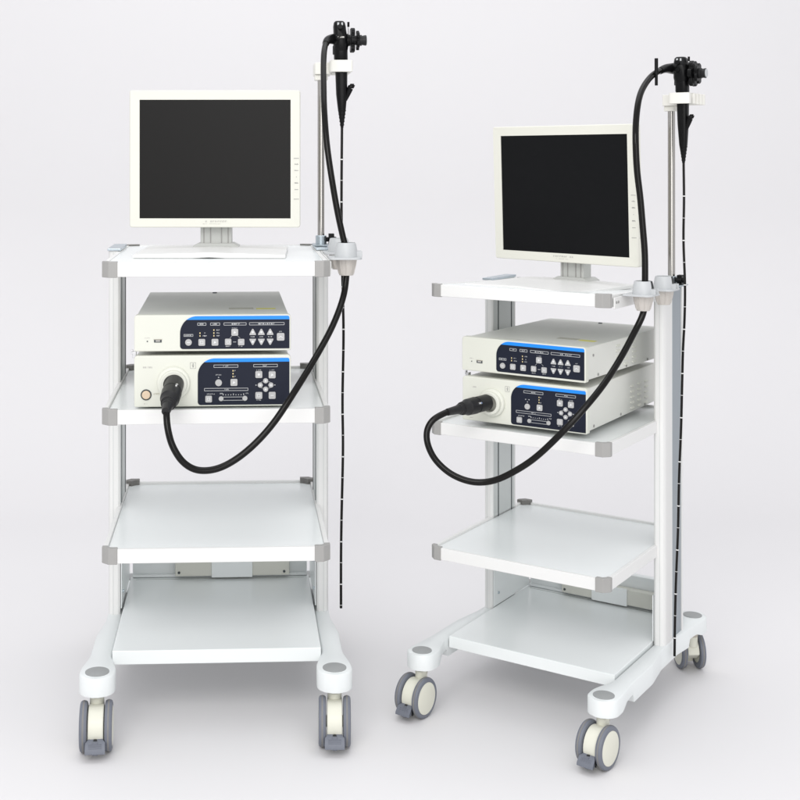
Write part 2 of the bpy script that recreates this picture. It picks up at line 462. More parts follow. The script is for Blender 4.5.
        for k in range(10):
            a = 2*PI*k/10+.2
            dx, dy = math.cos(a), math.sin(a)
            m.sweep([(cx+dx*.0240, cy+dy*.0240, z0-.001), (cx+dx*.0225, cy+dy*.0225, z0-.013), (cx+dx*.0172, cy+dy*.0172, z0-.034)], .0016, seg=8)
        B(m, 'cup_funnel', CUPB, cup, ang=50)
    return root

# ------------------------------------------------------------------ printed marks helper
def scribble(m, x0, x1, z, h, y0, y1, n):
    """tiny illegible lettering: a row of separate short strokes"""
    w_ = (x1-x0)/n
    for i in range(n):
        if random.random() < .12: continue
        a = x0+i*w_; b = a+w_*random.uniform(.55, .8)
        r = random.random()
        if r < .35: m.box(a, b, y0, y1, z-h/2, z+h/2)
        elif r < .7:
            m.box(a, a+(b-a)*.35, y0, y1, z-h/2, z+h/2); m.box(a+(b-a)*.4, b, y0, y1, z+h*.1, z+h/2)
        else:
            m.box(a, b, y0, y1, z-h/2, z-h*.1); m.box(a+(b-a)*.3, a+(b-a)*.65, y0, y1, z, z+h/2)

def outline(m, x0, x1, z0, z1, t, y0, y1, r=.0012):
    o = rrect(x0, x1, z0, z1, r, 4); i = rrect(x0+t, x1-t, z0+t, z1-t, max(.0002, r-t), 4)
    n = len(o)
    vs = [(p[0], y0, p[1]) for p in o]+[(p[0], y0, p[1]) for p in i]+[(p[0], y1, p[1]) for p in o]+[(p[0], y1, p[1]) for p in i]
    fs = []
    for k in range(n):
        j = (k+1) % n
        fs += [(k, j, n+j, n+k), (2*n+k, 2*n+j, 3*n+j, 3*n+k), (k, j, 2*n+j, 2*n+k), (n+k, n+j, 3*n+j, 3*n+k)]
    m.add(vs, fs)

def unit_case(root, w_, h, depth, louv, screws):
    hw = w_/2
    fas = MB().prism(rrect(-hw, hw, .004, h, (.004, .004, .008, .008)), 0, .020, 'y').build('front_fascia', CREAM, root, bevel=.0025, seg=3)
    m = MB().prism(rrect(-hw+.004, hw-.004, .008, h-.003, .0025), .0205, depth, 'y')
    body = m.build('casing', CREAMTOP, root, bevel=.0012)
    m = MB().box(-hw+.0042, hw-.0042, .0205, .034, h-.0028, h-.0020)
    m.build('lid_seam_strip', CREAM, body)
    for x in (-1, 1):
        for y in (.05, depth-.06):
            MB().cyl((x*(hw-.04), y, 0), (x*(hw-.04), y, .0085), .011, .012, seg=18).build('rubber_foot', BLACK, root)
    for (y, z) in louv:
        for sx in (1, -1):
            m = MB()
            m.add([(sx*(hw-.0042), y, z-.0022), (sx*(hw-.0042), y+.028, z-.0022), (sx*(hw-.0042), y+.028, z+.0028), (sx*(hw-.0042), y, z+.0028),
                   (sx*(hw-.0002), y+.004, z-.0026), (sx*(hw-.0002), y+.024, z-.0026)],
                  [(0, 3, 4), (1, 5, 2), (3, 2, 5, 4)])
            m.slot(1)
            m.box(*sorted((sx*(hw-.0041), sx*(hw-.0036))), y+.002, y+.026, z-.0034, z-.0018)
            m.build('louvre', [CREAM, SLOT], body, smooth=False)
    for (y, z) in screws:
        m = MB().cyl((hw-.0041, y, z), (hw-.0024, y, z), .0036, seg=14)
        m.box(hw-.0025, hw-.0021, y-.0006, y+.0006, z-.0028, z+.0028)
        m.build('screw', PRINTD, body)
    MB().cyl((.0, depth-.03, h-.0031), (.0, depth-.03, h-.0012), .006, seg=14).build('screw', SLOT, body)
    return fas, body

def navy_panel(fas, x0, x1, z0, z1, rc, stripe):
    ol = rrect(x0, x1, z0, z1, (.007, .001, .004, rc))
    zs = z1-stripe
    low = []; top = []
    def clip(poly, keep):
        out = []
        for i, p in enumerate(poly):
            q = poly[(i+1) % len(poly)]
            pi, qi = keep(p), keep(q)
            if pi: out.append(p)
            if pi != qi:
                t = (zs-p[1])/(q[1]-p[1]); out.append((p[0]+t*(q[0]-p[0]), zs))
        return out
    low = clip(ol, lambda p: p[1] <= zs); top = clip(ol, lambda p: p[1] > zs)
    pan = MB().prism(low, -.0010, .001, 'y').build('control_panel', NAVY, fas)
    MB().prism(top, -.0011, .001, 'y').build('blue_stripe', BLUE, pan)
    return pan

def button(pan, kind, x, z, sz, symbol=None):
    y0, y1 = -.0034, -.0008
    h = sz/2
    m = MB()
    if kind == 'sq': m.prism(rrect(x-h, x+h, z-h, z+h, sz*.16, 3), y0, y1, 'y')
    elif kind == 'ci': m.cyl((x, y1, z), (x, y0, z), h, h*.94, seg=24)
    elif kind == 'up': m.prism([(x-h, z-h*.9), (x+h, z-h*.9), (x+h, z-h*.55), (x+h*.18, z+h), (x-h*.18, z+h), (x-h, z-h*.55)], y0, y1, 'y')
    elif kind == 'dn': m.prism([(x-h, z+h*.9), (x+h, z+h*.9), (x+h, z+h*.55), (x+h*.18, z-h), (x-h*.18, z-h), (x-h, z+h*.55)], y0, y1, 'y')
    m.slot(1)
    ya, yb = y0-.00025, y0+.0002
    s_ = sz*.22
    if symbol == 'sq': outline(m, x-s_, x+s_, z-s_, z+s_, sz*.07, ya, yb, .0003)
    elif symbol == 'dot': m.cyl((x, yb, z), (x, ya, z), s_*.8, seg=12)
    elif symbol == 'bar': m.box(x-s_, x+s_, ya, yb, z-sz*.05, z+sz*.05)
    elif symbol == 'tri': m.prism([(x-s_, z-s_), (x+s_, z-s_*.2), (x-s_*.3, z+s_)], ya, yb, 'y')
    elif symbol == 'wave': m.prism([(x-s_*1.3, z-s_*.4), (x, z+s_*.6), (x+s_*1.3, z-s_*.4), (x+s_*1.3, z-s_*.8), (x, z+s_*.1), (x-s_*1.3, z-s_*.8)], ya, yb, 'y')
    return m.build('button', [BTN, BTNM], pan, bevel=.0005)

def build_upper(C, label):
    w_, h = C.uw, C.uh
    root = thing(C, 'video_processor', label, 'medical device', (C.ux2, C.uy, C.uz2), C.uyaw2, 'video processors on the carts')
    louv = [(.20+c*.055, h*.80-r*.0135-c*.001) for c in range(3) for r in range(5)] if C.s < .99 else [(.2+c*.055, h*.78-r*.012) for c in range(3) for r in range(4)]
    fas, body = unit_case(root, w_, h, .53, louv, [(.055, h*.72), (.085, h*.16), (.27, h*.14), (.42, h*.14)])
    U = lambda px: -w_/2+(px-134.5)/156*w_
    V = lambda py: (352-py)/38.5*h
    k = w_/156
    pan = navy_panel(fas, U(180), U(289), V(348), V(315), 17*k, V(315)-V(318.6))
    for kind, x, y, s_, sym in (('ci', 188.4, 341.2, 6.8, 'bar'), ('sq', 201.6, 341.2, 6.7, 'sq'), ('sq', 214.7, 341.2, 6.7, 'tri'),
                                ('sq', 234.4, 331.4, 6.8, 'tri'), ('sq', 227.8, 341.0, 6.4, 'sq'), ('sq', 240.8, 341.2, 6.4, 'bar'),
                                ('up', 252.3, 331.3, 6.4, 'dot'), ('up', 260.9, 331.3, 6.4, 'dot'), ('up', 269.7, 331.3, 6.4, 'dot'),
                                ('dn', 252.3, 340.9, 6.4, 'dot'), ('dn', 260.9, 340.9, 6.4, 'dot'), ('dn', 269.7, 340.9, 6.4, 'dot'),
                                ('sq', 280.2, 336.2, 7.6, 'wave')):
        button(pan, kind, U(x), V(y), s_*k, sym)
    m = MB(); ya, yb = -.0013, -.0008
    for x0, x1 in ((197.2, 206), (210, 219.7), (223.3, 246), (248.8, 284)):
        outline(m, U(x0), U(x1), V(324.4), V(321.6), .45*k, ya, yb, .0012)
        c_ = (x0+x1)/2; q = (x1-x0)*.24
        scribble(m, U(c_-q), U(c_+q), V(323), 1.3*k, ya, yb, max(3, int(q)))
    outline(m, U(183.6), U(193), V(335.4), V(333), .4*k, ya, yb, .0006)
    scribble(m, U(184.6), U(192), V(334.2), 1.1*k, ya, yb, 6)
    for y in (332, 334.8): scribble(m, U(202.6), U(206.8 if y > 333 else 205.4), V(y), 1.1*k, ya, yb, 4)
    for y in (329, 332, 334.8): scribble(m, U(216.2), U(219.6), V(y), 1.1*k, ya, yb, 3)
    for x in (227.8, 240.8): scribble(m, U(x-2.4), U(x+2.4), V(345.5), .9*k, ya, yb, 5)
    scribble(m, U(231.6), U(237.2), V(327.2), .8*k, ya, yb, 5)
    for x in (252.3, 260.9, 269.7): scribble(m, U(x-2), U(x+2), V(336.1), 1.0*k, ya, yb, 4)
    scribble(m, U(278.6), U(281.6), V(331.0), 1.0*k, ya, yb, 3)
    m.box(U(232.8), U(235.8), ya, yb, V(341.4), V(340.9))
    for (xa, ya_, xb, yb_) in ((231.6, 335.2, 229.4, 337.2), (237.2, 335.2, 239.6, 337.2)):
        m.prism([(U(xa)-.0003, V(ya_)), (U(xb)-.0003, V(yb_)), (U(xb)+.0006, V(yb_)), (U(xa)+.0006, V(ya_))], ya, yb, 'y')
    m.build('printed_marks', PRINT, pan, smooth=False)
    for (x, y) in ((199.8, 332), (199.8, 334.8), (213.6, 329), (213.6, 332), (213.6, 334.8)):
        MB().box(U(x-.5), U(x+.5), -.0016, -.0008, V(y+.7), V(y-.7)).build('lamp', LED, pan)
    # left part of the fascia
    m = MB().box(U(154.2), U(161.8), -.0006, .001, V(341.2), V(338.0))
    m.build('port', SLOT, fas)
    p = bpy.context.scene
    m = MB().box(U(155.8), U(160.2), -.0012, -.0005, V(340.2), V(338.9)); m.slot(1)
    m.box(U(153.8), U(162.2), -.0014, -.0002, V(338.4), V(337.8))
    m.build('port_tongue', [PRINTL, STEM], fas)
    MB().cyl((U(147.6), .001, V(340)), (U(147.6), -.0006, V(340)), .0016, seg=14).build('indicator', SLOT, fas)
    m = MB(); scribble(m, U(144.6), U(150.6), V(336.6), .8*k, -.0004, .001, 6)
    m.build('printed_marks', PRINTL, fas, smooth=False)
    # stickers on the lid
    zt = h-.003
    m = MB().prism(rrect(.100, .146, .125, .148, .004), zt-.0005, zt+.0004); m.build('yellow_sticker', YEL, body)
    m = MB().prism(rrect(.036, .094, .128, .158, .001), zt-.0005, zt+.0003)
    m.build('beige_sticker', BEIGES, body)
    m = MB(); 
    for yy in (.150, .142, .134):
        for i in range(14):
            if random.random() < .8: m.box(.039+i*.0038, .0415+i*.0038, yy-.0015, yy+.0015, zt+.0002, zt+.0006)
    m.build('sticker_print', PRINTL, body, smooth=False); m = MB()
    for (a, b, yy) in ((-.08, -.004, .050), (.02, .04, .050), (.048, .062, .050)):
        m.box(a, b, yy, yy+.0022, zt-.0004, zt+.0003)
    m.build('lid_print', PRINTL, body, smooth=False)
    return root

def build_lower(C, label):
    w_, h = C.lw, C.lh
    root = thing(C, 'light_source', label, 'medical device', (C.lx, C.ly, C.lz), C.lyaw, 'light source units on the carts')
    louv = [(.325+c*.056, h*.66-r*.0150-c*.0008) for c in range(3) for r in range(5)]
    fas, body = unit_case(root, w_, h, .53, louv, [(.055, h*.14), (.25, h*.13), (.44, h*.11)])
    U = lambda px: -w_/2+(px-134.5)/156*w_
    V = lambda py: (408.5-py)/54.5*h
    k = w_/156
    pan = navy_panel(fas, U(197.6), U(289), V(405), V(357.2), 17*k, V(357.2)-V(361))
    for kind, x, y, s_, sym in (('ci', 218.3, 382.2, 7, None), ('sq', 233.6, 381.9, 6.9, 'tri'), ('sq', 208.4, 398.8, 6.6, 'sq'),
                                ('ci', 220.8, 398.6, 5, None), ('ci', 244.5, 398.4, 5.2, None),
                                ('sq', 258.4, 374, 6.9, 'dot'), ('sq', 271.7, 374.4, 6.9, 'tri'), ('sq', 258.4, 395.6, 6.9, 'sq'), ('sq', 271.7, 395.6, 6.9, 'bar'),
                                ('ci', 265.2, 380.6, 5.3, 'dot'), ('ci', 259.8, 385, 5.3, 'dot'), ('ci', 270.5, 385, 5.3, 'dot'), ('ci', 265.2, 389.3, 5.3, 'dot')):
        button(pan, kind, U(x), V(y), s_*k, sym)
    m = MB(); ya, yb = -.0013, -.0008
    for x0, x1, y in ((213.4, 237.8, 365.2), (253, 277.2, 365.0), (204, 247.8, 389.2)):
        outline(m, U(x0), U(x1), V(y+1.5), V(y-1.5), .45*k, ya, yb, .001)
        c_ = (x0+x1)/2; scribble(m, U(c_-2.6), U(c_+2.6), V(y), 1.3*k, ya, yb, 5)
    scribble(m, U(215.4), U(221.2), V(374), 1.0*k, ya, yb, 6)
    m.prism([(U(217.6), V(377.2)), (U(219), V(377.2)), (U(218.3), V(375.8))], ya, yb, 'y')
    scribble(m, U(206.6), U(214.8), V(393.7), 1.0*k, ya, yb, 7)
    for i in range(9):
        x = 222.5+i*2.55; m.box(U(x), U(x+.7), ya, yb, V(395.2), V(394.2 if i % 4 else 393.4))
    for x in (219.4, 245.2): scribble(m, U(x), U(x+3), V(393.3), 1.1*k, ya, yb, 3)
    outline(m, U(221), U(244), V(400.6), V(396.8), .45*k, ya, yb, .0005)
    for (x, y) in ((258.4, 369.5), (271.7, 369.7), (258.4, 400.4)): scribble(m, U(x-2.4), U(x+2.4), V(y), .9*k, ya, yb, 5)
    outline(m, U(260.5), U(270), V(388.3), V(381.6), .3*k, ya, yb, .002)
    for (x, y) in ((255.6, 385), (274.4, 385)): m.box(U(x-.5), U(x+.5), ya, yb, V(y+.5), V(y-.5))
    for y in (370, 373, 376): scribble(m, U(234.2), U(235.8), V(y), 1.2*k, ya, yb, 1)
    m.build('printed_marks', PRINT, pan, smooth=False)
    for y in (370, 373, 376):
        MB().box(U(232.2), U(233.2), -.0016, -.0008, V(y+.7), V(y-.7)).build('lamp', LED, pan)
    # sticker, model marks, power button
    m = MB(); outline(m, U(190), U(195.6), V(367.6), V(361.2), .3*k, -.0004, .001, .0003)
    m.box(U(192.3), U(193.6), -.0004, .001, V(366.2), V(364.6)); m.box(U(191.8), U(193.9), -.0004, .001, V(364.2), V(363.5)); m.box(U(192.6), U(193.4), -.0004, .001, V(363.2), V(362.2))
    m.build('symbol_sticker', PRINTD, fas, smooth=False)
    m = MB(); scribble(m, U(143.2), U(146.8), V(365.9), 1.6*k, -.0004, .001, 3); scribble(m, U(148), U(153), V(365.9), 1.6*k, -.0004, .001, 4)
    m.build('model_marks', PRINTL, fas, smooth=False)
    m = MB()
    scribble(m, U(143.4), U(148.6), V(403.2), 1.0*k, -.0004, .001, 6)
    m.build('printed_marks', PRINTL, fas, smooth=False)
    MB().box(-w_/2-.006, -w_/2+.003, .03, .045, h-.010, h+.004).box(-w_/2-.009, -w_/2-.005, .032, .040, h-.002, h+.009).build('side_clip', CHROME, body, bevel=.001)
    bx_, bz = U(146.4), V(394)
    ring = MB().turn((bx_, .001, bz), (0, -1, 0), [(0, 5.5*k), (.0025, 5.4*k), (.003, 4.7*k), (.001, 4.5*k)], 34).build('button_ring', SLOT, fas)
    MB().turn((bx_, 0, bz), (0, -1, 0), [(0, 4.2*k), (.0035, 4.2*k), (.0045, 3.6*k)], 34).build('power_button', PEACH, fas, bevel=.0004)
    # socket
    sx, sz = U(173.6), V(382.2)
    m = MB().turn((sx, .001, sz), (0, -1, 0), [(0, .0375), (.008, .0370), (.0105, .0350), (.0115, .0310), (.0215, .0300), (.0235, .0280), (.0235, .0222), (.012, .0215)], 48, cap=False)
    m.build('scope_socket', CREAM, fas, ang=35)
    for (a, b, zz) in ((U(153.8), U(159.8), V(393.1)), (U(180.6), U(186.2), V(390.8))):
        m = MB(); scribble(m, a, b, zz, 1.6*k, -.0009, .001, 5)
        m.build('socket_marks', BEIGES, fas, smooth=False)
    return root, sx, sz

# ------------------------------------------------------------------ monitor
def build_monitor(C, label):
    zs = C.z1-.0015-C.drop*C.my
    root = thing(C, 'monitor', label, 'monitor', (C.mx, C.my, zs), C.myaw, 'monitors on the carts')
    w_, h = C.mw, C.mh; z0 = C.mz-zs
    L, R_, Bt, Tp = .0585*w_, .0565*w_, .066*h, .069*h
    tilt = Matrix.Translation((0, 0, z0)) @ Matrix.Rotation(C.mtilt, 4, 'X')
    def tr(mb):
        mb.v = [tuple(tilt @ Vector(v)) for v in mb.v]; return mb
    x0, x1 = -w_/2, w_/2
    o = rrect(x0, x1, 0, h, .006); i = rrect(x0+L, x1-R_, Bt, h-Tp, .0006)
    n = len(o); assert len(i) == n
    vs = []; 
    rings = [[(p[0], .022, p[1]) for p in o], [(p[0], .003, p[1]) for p in o], [(p[0]*.9925, 0, (p[1]-h/2)*.991+h/2) for p in o], [(p[0], 0.0008, p[1]) for p in i], [(p[0], .006, p[1]) for p in i]]
    for r in rings: vs += r
    fs = []
    for a in range(4):
        for k in range(n): fs.append((a*n+k, a*n+(k+1) % n, (a+1)*n+(k+1) % n, (a+1)*n+k))
    fs.append([k for k in range(n)])
    bez = tr(MB().add(vs, fs)).build('bezel', MONW, root, ang=28)
    m = tr(MB().prism([(x0+L-.001, Bt-.001), (x1-R_+.001, Bt-.001), (x1-R_+.001, h-Tp+.001), (x0+L-.001, h-Tp+.001)], .0028, .0052, 'y'))
    m.build('screen', SCREEN if C.s > .99 else SCREENB, bez)
    m = MB().prism(rrect(x0+.018, x1-.018, .018, h-.018, .02), .022, .040, 'y')
    m.prism(rrect(-w_*.3, w_*.3, .03, h*.78, .02), .040, .066, 'y')
    tr(m).build('rear_housing', MONW, root, bevel=.005)
    k = w_/171
    kv = h/137.5
    Z = lambda py: (227.5-py)*kv
    m = MB()
    for j, y in enumerate((158.2, 164.2, 170.4, 176.8, 183, 189.4, 199)):
        if j == 3: m.box(x1-3.9*k-.0008, x1-3.9*k+.0008, -.0004, .003, Z(y)-.0008, Z(y)+.0008); continue
        wj = 2.6 if j in (0, 6) else 1.9
        m.box(x1-(3.9+wj)*k, x1-(3.9-wj)*k, -.0004, .003, Z(y)-.0006, Z(y)+.0006)
        if j in (1, 2, 4): scribble(m, x1-(3.9+wj*.8)*k, x1-(3.9-wj*.8)*k, Z(y)+.0014, .0014, -.0003, .003, 3)
    tr(m).build('button_marks', PRINTD, bez, smooth=False)
    m = MB(); scribble(m, -12*k, 12.5*k, Z(221.3), .0036, -.0004, .003, 10)
    scribble(m, -12*k, 6*k, Z(223.8), .0012, -.0004, .003, 11)
    tr(m).build('logo_marks', PRINTL, bez, smooth=False)
    if C.s < .99:
        m = MB()
        for j in range(9): m.box(x1-.002, x1+.0004, .009, .0125, Z(150+j*6.2)-.0009, Z(150+j*6.2)+.0009)
        tr(m).build('side_marks', PRINTL, bez, smooth=False)
    # neck: ribbed column
    nw = .0385
    m = MB().box(-nw, nw, .040, .078, .018, z0+.09)
    neck = m.build('neck', NECK, root, bevel=.002)
    m = MB()
    for x in (-.030, -.0135, .0135, .030): m.box(x-.0012, x+.0012, .0388, .041, .020, z0+.06)
    m.build('neck_rib', [CAPG, CHROME], neck)
    m = MB().prism([(-nw-.018, .0155), (-nw-.004, .0225), (nw+.004, .0225), (nw+.018, .0155), (nw+.018, .0125), (-nw-.018, .0125)], .030, .092, 'y')
    m.build('plinth', NECK, root, bevel=.001)
    # foot: two shallow wings meeting at the centre line
    f0, f1 = C.foot
    f0 -= C.my; f1 -= C.my
    wx = .176
    vs = []
    st = [(-wx, .0006, .0105), (-wx*.6, .0006, .0128), (-wx*.22, .0006, .0145), (0, .0026, .0158), (wx*.22, .0006, .0145), (wx*.6, .0006, .0128), (wx, .0006, .0105)]
    for y in (f0, f1):
        for (x, zb_, zt) in st: vs += [(x, y, zb_), (x, y, zt-(.0015 if y == f0 else 0))]
    n = len(st); fs = [(0, 1, 2*n+1, 2*n), (2*n-2, 2*n-1, 4*n-1, 4*n-2)]
    for k in range(n-1):
        a = 2*k
        fs += [(a, a+2, a+3, a+1), (2*n+a, 2*n+a+1, 2*n+a+3, 2*n+a+2), (a+1, a+3, 2*n+a+3, 2*n+a+1), (a, 2*n+a, 2*n+a+2, a+2)]
    MB().add(vs, fs).build('foot', WHITE, root, bevel=.0022, seg=3)
    return root

# ------------------------------------------------------------------ endoscope
def build_scope(C, label):
    O = (.3097, .396, C.zr)
    root = thing(C, 'endoscope', label, 'endoscope', O, 0, 'endoscopes hanging on the carts')
    def B(mb, name, m, parent=root, bevel=0.0, **k): return mb.build(name, m, parent, bevel, off=O, **k)
    cx, cy, zr = O
    q = C.q
    # grip: tapered, oval column
    def oval(m, secs, seg=32):
        vs = []; 
        for (z, rx, ry, dx) in secs:
            for k in range(seg):
                a = 2*PI*k/seg
                ca, sa = math.cos(a), math.sin(a)
                e = .75
                vs.append((cx+dx+rx*math.copysign(abs(ca)**e, ca), cy+ry*math.copysign(abs(sa)**e, sa), z))
        fs = [(i*seg+k, i*seg+(k+1) % seg, (i+1)*seg+(k+1) % seg, (i+1)*seg+k) for i in range(len(secs)-1) for k in range(seg)]
        fs += [list(range(seg)), [(len(secs)-1)*seg+k for k in range(seg)]]
        return m.add(vs, fs)
    zt = C.ztip
    m = oval(MB(), [(zt+.0001, .0035, .0035, 0), (zt+.012, .0050, .0050, 0), (zt+.05, .0105, .0105, -.0005), (zr-.055, .0140, .0145, -.001), (zr-.015, .0150, .0155, -.0015), (zr+.030, .0158, .0160, -.002), (zr+.034, .0175, .0178, -.003), (zr+.060*q, .0172, .0190, -.0035)])
    grip = B(m, 'grip', BLACK, ang=45)
    for k in range(5):
        z = zt+.006+k*.009; r = .0048+.0012*k
        B(MB().turn((cx, cy, z), (0, 0, 1), [(0, r), (.001, r+.0007), (.003, r+.0008), (.004, r+.0001)], 24, cap=False), 'rib', BLACK, grip)
    # biopsy port: a short angled branch
    a = Vector((cx+.008, cy-.004, zr-.070)); b = Vector((cx+.0205, cy-.008, zr-.040))
    m = MB().sweep([a, a.lerp(b, .35), a.lerp(b, .7), b], [.0045, .0058, .0068, .0074], seg=20)
    d = (b-a).normalized()
    m.turn(b, d*.009, [(0, .0082), (.15, .0088), (.8, .0088), (1, .0075)], 24)
    m.cyl(b+d*.008, b+d*.0125, .0055, .005, seg=16)
    B(m, 'biopsy_port', BLACK, grip, ang=40)
    # head: control body housing
    z1 = zr+.060*q; z2 = zr+.092*q; z3 = C.zhead
    m = oval(MB(), [(z_, a_*q, b_*q, d_) for z_, a_, b_, d_ in [(z1-.006, .0172, .0190, -.0035), (z1+.004, .0188, .0230, -.0035), (z2-.003, .0186, .0245, -.0035), (z2+.006, .0168, .0225, -.005), (z3-.014, .0160, .0190, -.0065), (z3-.004, .0142, .0160, -.0068), (z3, .0105, .0115, -.007)]])
    head = B(m, 'control_head', BLACK, ang=50)
    # valve buttons on the front side
    for (zz, r) in ((z3-.016, .0065), (z3-.036, .0062)):
        m = MB().turn((cx-.007, cy-.017, zz), (0, -1, 0), [(0, r), (.006, r), (.0065, r-.0018), (.010, r-.0018), (.0105, r-.0003), (.0130, r-.0006)], 22)
        B(m, 'valve_button', BLACK, head, ang=35)
    m = MB()
    m.box(cx-.0125, cx+.0035, cy-.0262, cy-.0235, z2-.0065, z2-.0028); B(m, 'name_plate', PRINTL, head)
    m = MB()
    m.box(cx-.0135, cx-.0085, cy-.0205, cy-.0192, z3-.012, z3-.005)
    m.box(cx-.0035, cx+.0008, cy-.0205, cy-.0192, z3-.012, z3-.005)
    B(m, 'switch_contact', CUPT, head, bevel=.0008)
    # small side lug on the left of the grip
    B(MB().box(cx-.0235, cx-.0165, cy-.008, cy+.006, zr+.045*q, zr+.068*q), 'side_lug', DGREY, grip, bevel=.002)
    # angulation wheels on the right
    za = C.zaxis
    def lobed(x0, x1, R, n, dep):
        pl = []
        N = n*14
        for k in range(N):
            a_ = 2*PI*k/N
            r = R-dep*(0.5-0.5*math.cos(n*a_))**3
            pl.append((cy+r*math.cos(a_), za+r*math.sin(a_)))
        return MB().prism(pl, x0, x1, 'x')
    x = cx+.012
    B(MB().turn((x-.006, cy, za), (1, 0, 0), [(0, .0165), (.010, .0165), (.011, .0145), (.014, .0145)], 32), 'wheel_base', BLACK, head, ang=35)
    B(MB().sweep([(x+.0035, cy-.004, za+.010), (x+.0035, cy-.004, za+.034), (x+.0035, cy-.004, za+.0352)], .0010, seg=8), 'lock_rod', CHROME, head)
    B(MB().sweep([(x+.0038, cy-.004, za+.0335), (x+.0038, cy-.004, za+.046)], .0030, seg=12), 'lock_lever', BLACK, head, bevel=.0006)
    lw_ = B(lobed(x+.009, x+.0195, .0325*q, 6, .0095), 'large_angulation_wheel', BLACK, head, bevel=.0015)
    B(MB().turn((x+.0195, cy, za), (1, 0, 0), [(0, .012), (.005, .012)], 28), 'wheel_spacer', DGREY, lw_)
    sw_ = B(lobed(x+.024, x+.0315, .0250*q, 5, .0070), 'small_angulation_wheel', BLACK, head, bevel=.0013)
    B(MB().turn((x+.0315, cy, za), (1, 0, 0), [(0, .0135), (.006, .0140), (.0065, .0118), (.0165, .0135), (.018, .0125)], 32), 'wheel_knob', DGREY, head, ang=35)
    B(MB().turn((x+.0495, cy, za), (1, 0, 0), [(0, .0115), (.0012, .0110)], 28), 'knob_face', CUPT, head)
    # cable boot leaving the head
    P = smooth_pts(catmull(C.cable, 10), 4)
    d0 = (P[8]-P[0])
    st = Vector(C.cable[0])
    hd = Vector((cx-.006, cy-.012, st.z-.002))
    bp = catmull([hd, st, Vector(C.cable[1]), Vector(C.cable[2])], 8)[:20]
    rs = [(.0165-.0080*min(1, i/19))*q for i in range(len(bp))]
    B(MB().sweep(bp, rs, seg=22), 'cable_boot', BLACK, head, ang=50)
    # light guide cable
    cab = B(MB().sweep(P, .0073*C.cabk, seg=18), 'light_guide_cable', RUBBER, ang=60)
    # connector plugged in the light source
    S = Vector(C.sock)
    E_ = P[-1]
    d = (E_-S).normalized()
    m = MB().turn(S-d*.004, d, [(0, .0212), (.044, .0212), (.0445, .0198), (.050, .0198), (.0505, .0222), (.082, .0212), (.085, .0190), (.104, .0168), (.1045, .0150), (.109, .0150), (.1095, .0138), (.116, .0130), (.1165, .0120), (.123, .0113), ((E_-S).length+.022, .0092)], 36)
    con = B(m, 'light_guide_connector', DGREY, ang=30)
    m = MB()
    side = d.cross(Vector((0, 0, 1))).normalized(); upv = side.cross(d).normalized()
    c0 = S+d*.048+(upv*.0175-side*0.0105 if C.s > .99 else -side*.0190+upv*.0080)
    m.sweep([c0-d*.005, c0+d*.007], .0032 if C.s < .99 else .0028, seg=12); m.slot(1)
    c1 = c0
    m.sweep([c1, c1+(c1-(S+d*.048)).normalized()*.006], .0022, seg=12)
    B(m, 'connector_pin', [CHROME, CHROME], con)
    if C.rod:
        z = C.zaxis
        r0 = Vector((.277, .275, z-.036)); r1 = Vector((.277, .275, z+.036))
        m = MB().sweep([r0, r0.lerp(r1, .45)], .0040, seg=14); m.sweep([r0.lerp(r1, .5), r1], .0047, seg=14); m.sweep([r0.lerp(r1, .4), r0.lerp(r1, .55)], .0062, seg=14)
        B(m, 'leak_test_cap', BLACK, cab, bevel=.0005)
    # insertion tube with white depth marks
    T_ = smooth_pts(catmull([(cx, cy, zt+.012)]+C.tube, 14), 3)
    tube = B(MB().sweep(T_, .00335, seg=14), 'insertion_tube', RUBBER, ang=60)
    m = MB()
    L_ = 0; nxt = C.mark0; cnt = 0
    for i in range(1, len(T_)):
        seg = (T_[i]-T_[i-1]); l = seg.length
        while L_+l > nxt:
            p = T_[i-1]+seg*((nxt-L_)/l); dd = seg.normalized()
            hh = .0011 if cnt % 2 else .0026
            m.sweep([p, p+dd*hh], .0038 if cnt % 2 else .0041, seg=14)
            nxt += .0535*C.mk; cnt += 1
        L_ += l
    B(m, 'depth_marks', RING, tube)
    return root

# ------------------------------------------------------------------ the two carts
A = Cart(); A.s = 1.0; A.a = .046; A.x, A.y = -.1775, 2.8462
A.D = .601; A.z1, A.z2, A.z3 = 1.0534, .7289, .4236
A.xd, A.yd, A.ydr, A.zd, A.zb = .2607, -.003, .6422, .1564, .1705
A.px, A.py, A.pd = .2731, .3547, .1705; A.captop = .002; A.drop = .001
A.cy = (math.radians(3), math.radians(-4), math.radians(4), math.radians(-5))
A.zr = 1.4995
A.uw = .350; A.uh = .0855; A.ux2, A.uy, A.uz2, A.uyaw2 = -.0089, .0423, .8475, .0088
A.lw = .350; A.lh = .1185; A.lx, A.ly, A.lz, A.lyaw = -.0089, .0423, .7235, .0088
A.mx, A.my, A.mz, A.myaw, A.mtilt, A.mw, A.mh = -.0089, .30, 1.1144, -.0586, .0, .4166, .3347
A.foot = (.125, .41)
A.q = 1.0; A.ztip = 1.3597; A.zhead = 1.629; A.zaxis = 1.581; A.cabk = 1.0; A.rod = False
A.sock = (-.0935, .018, .782)
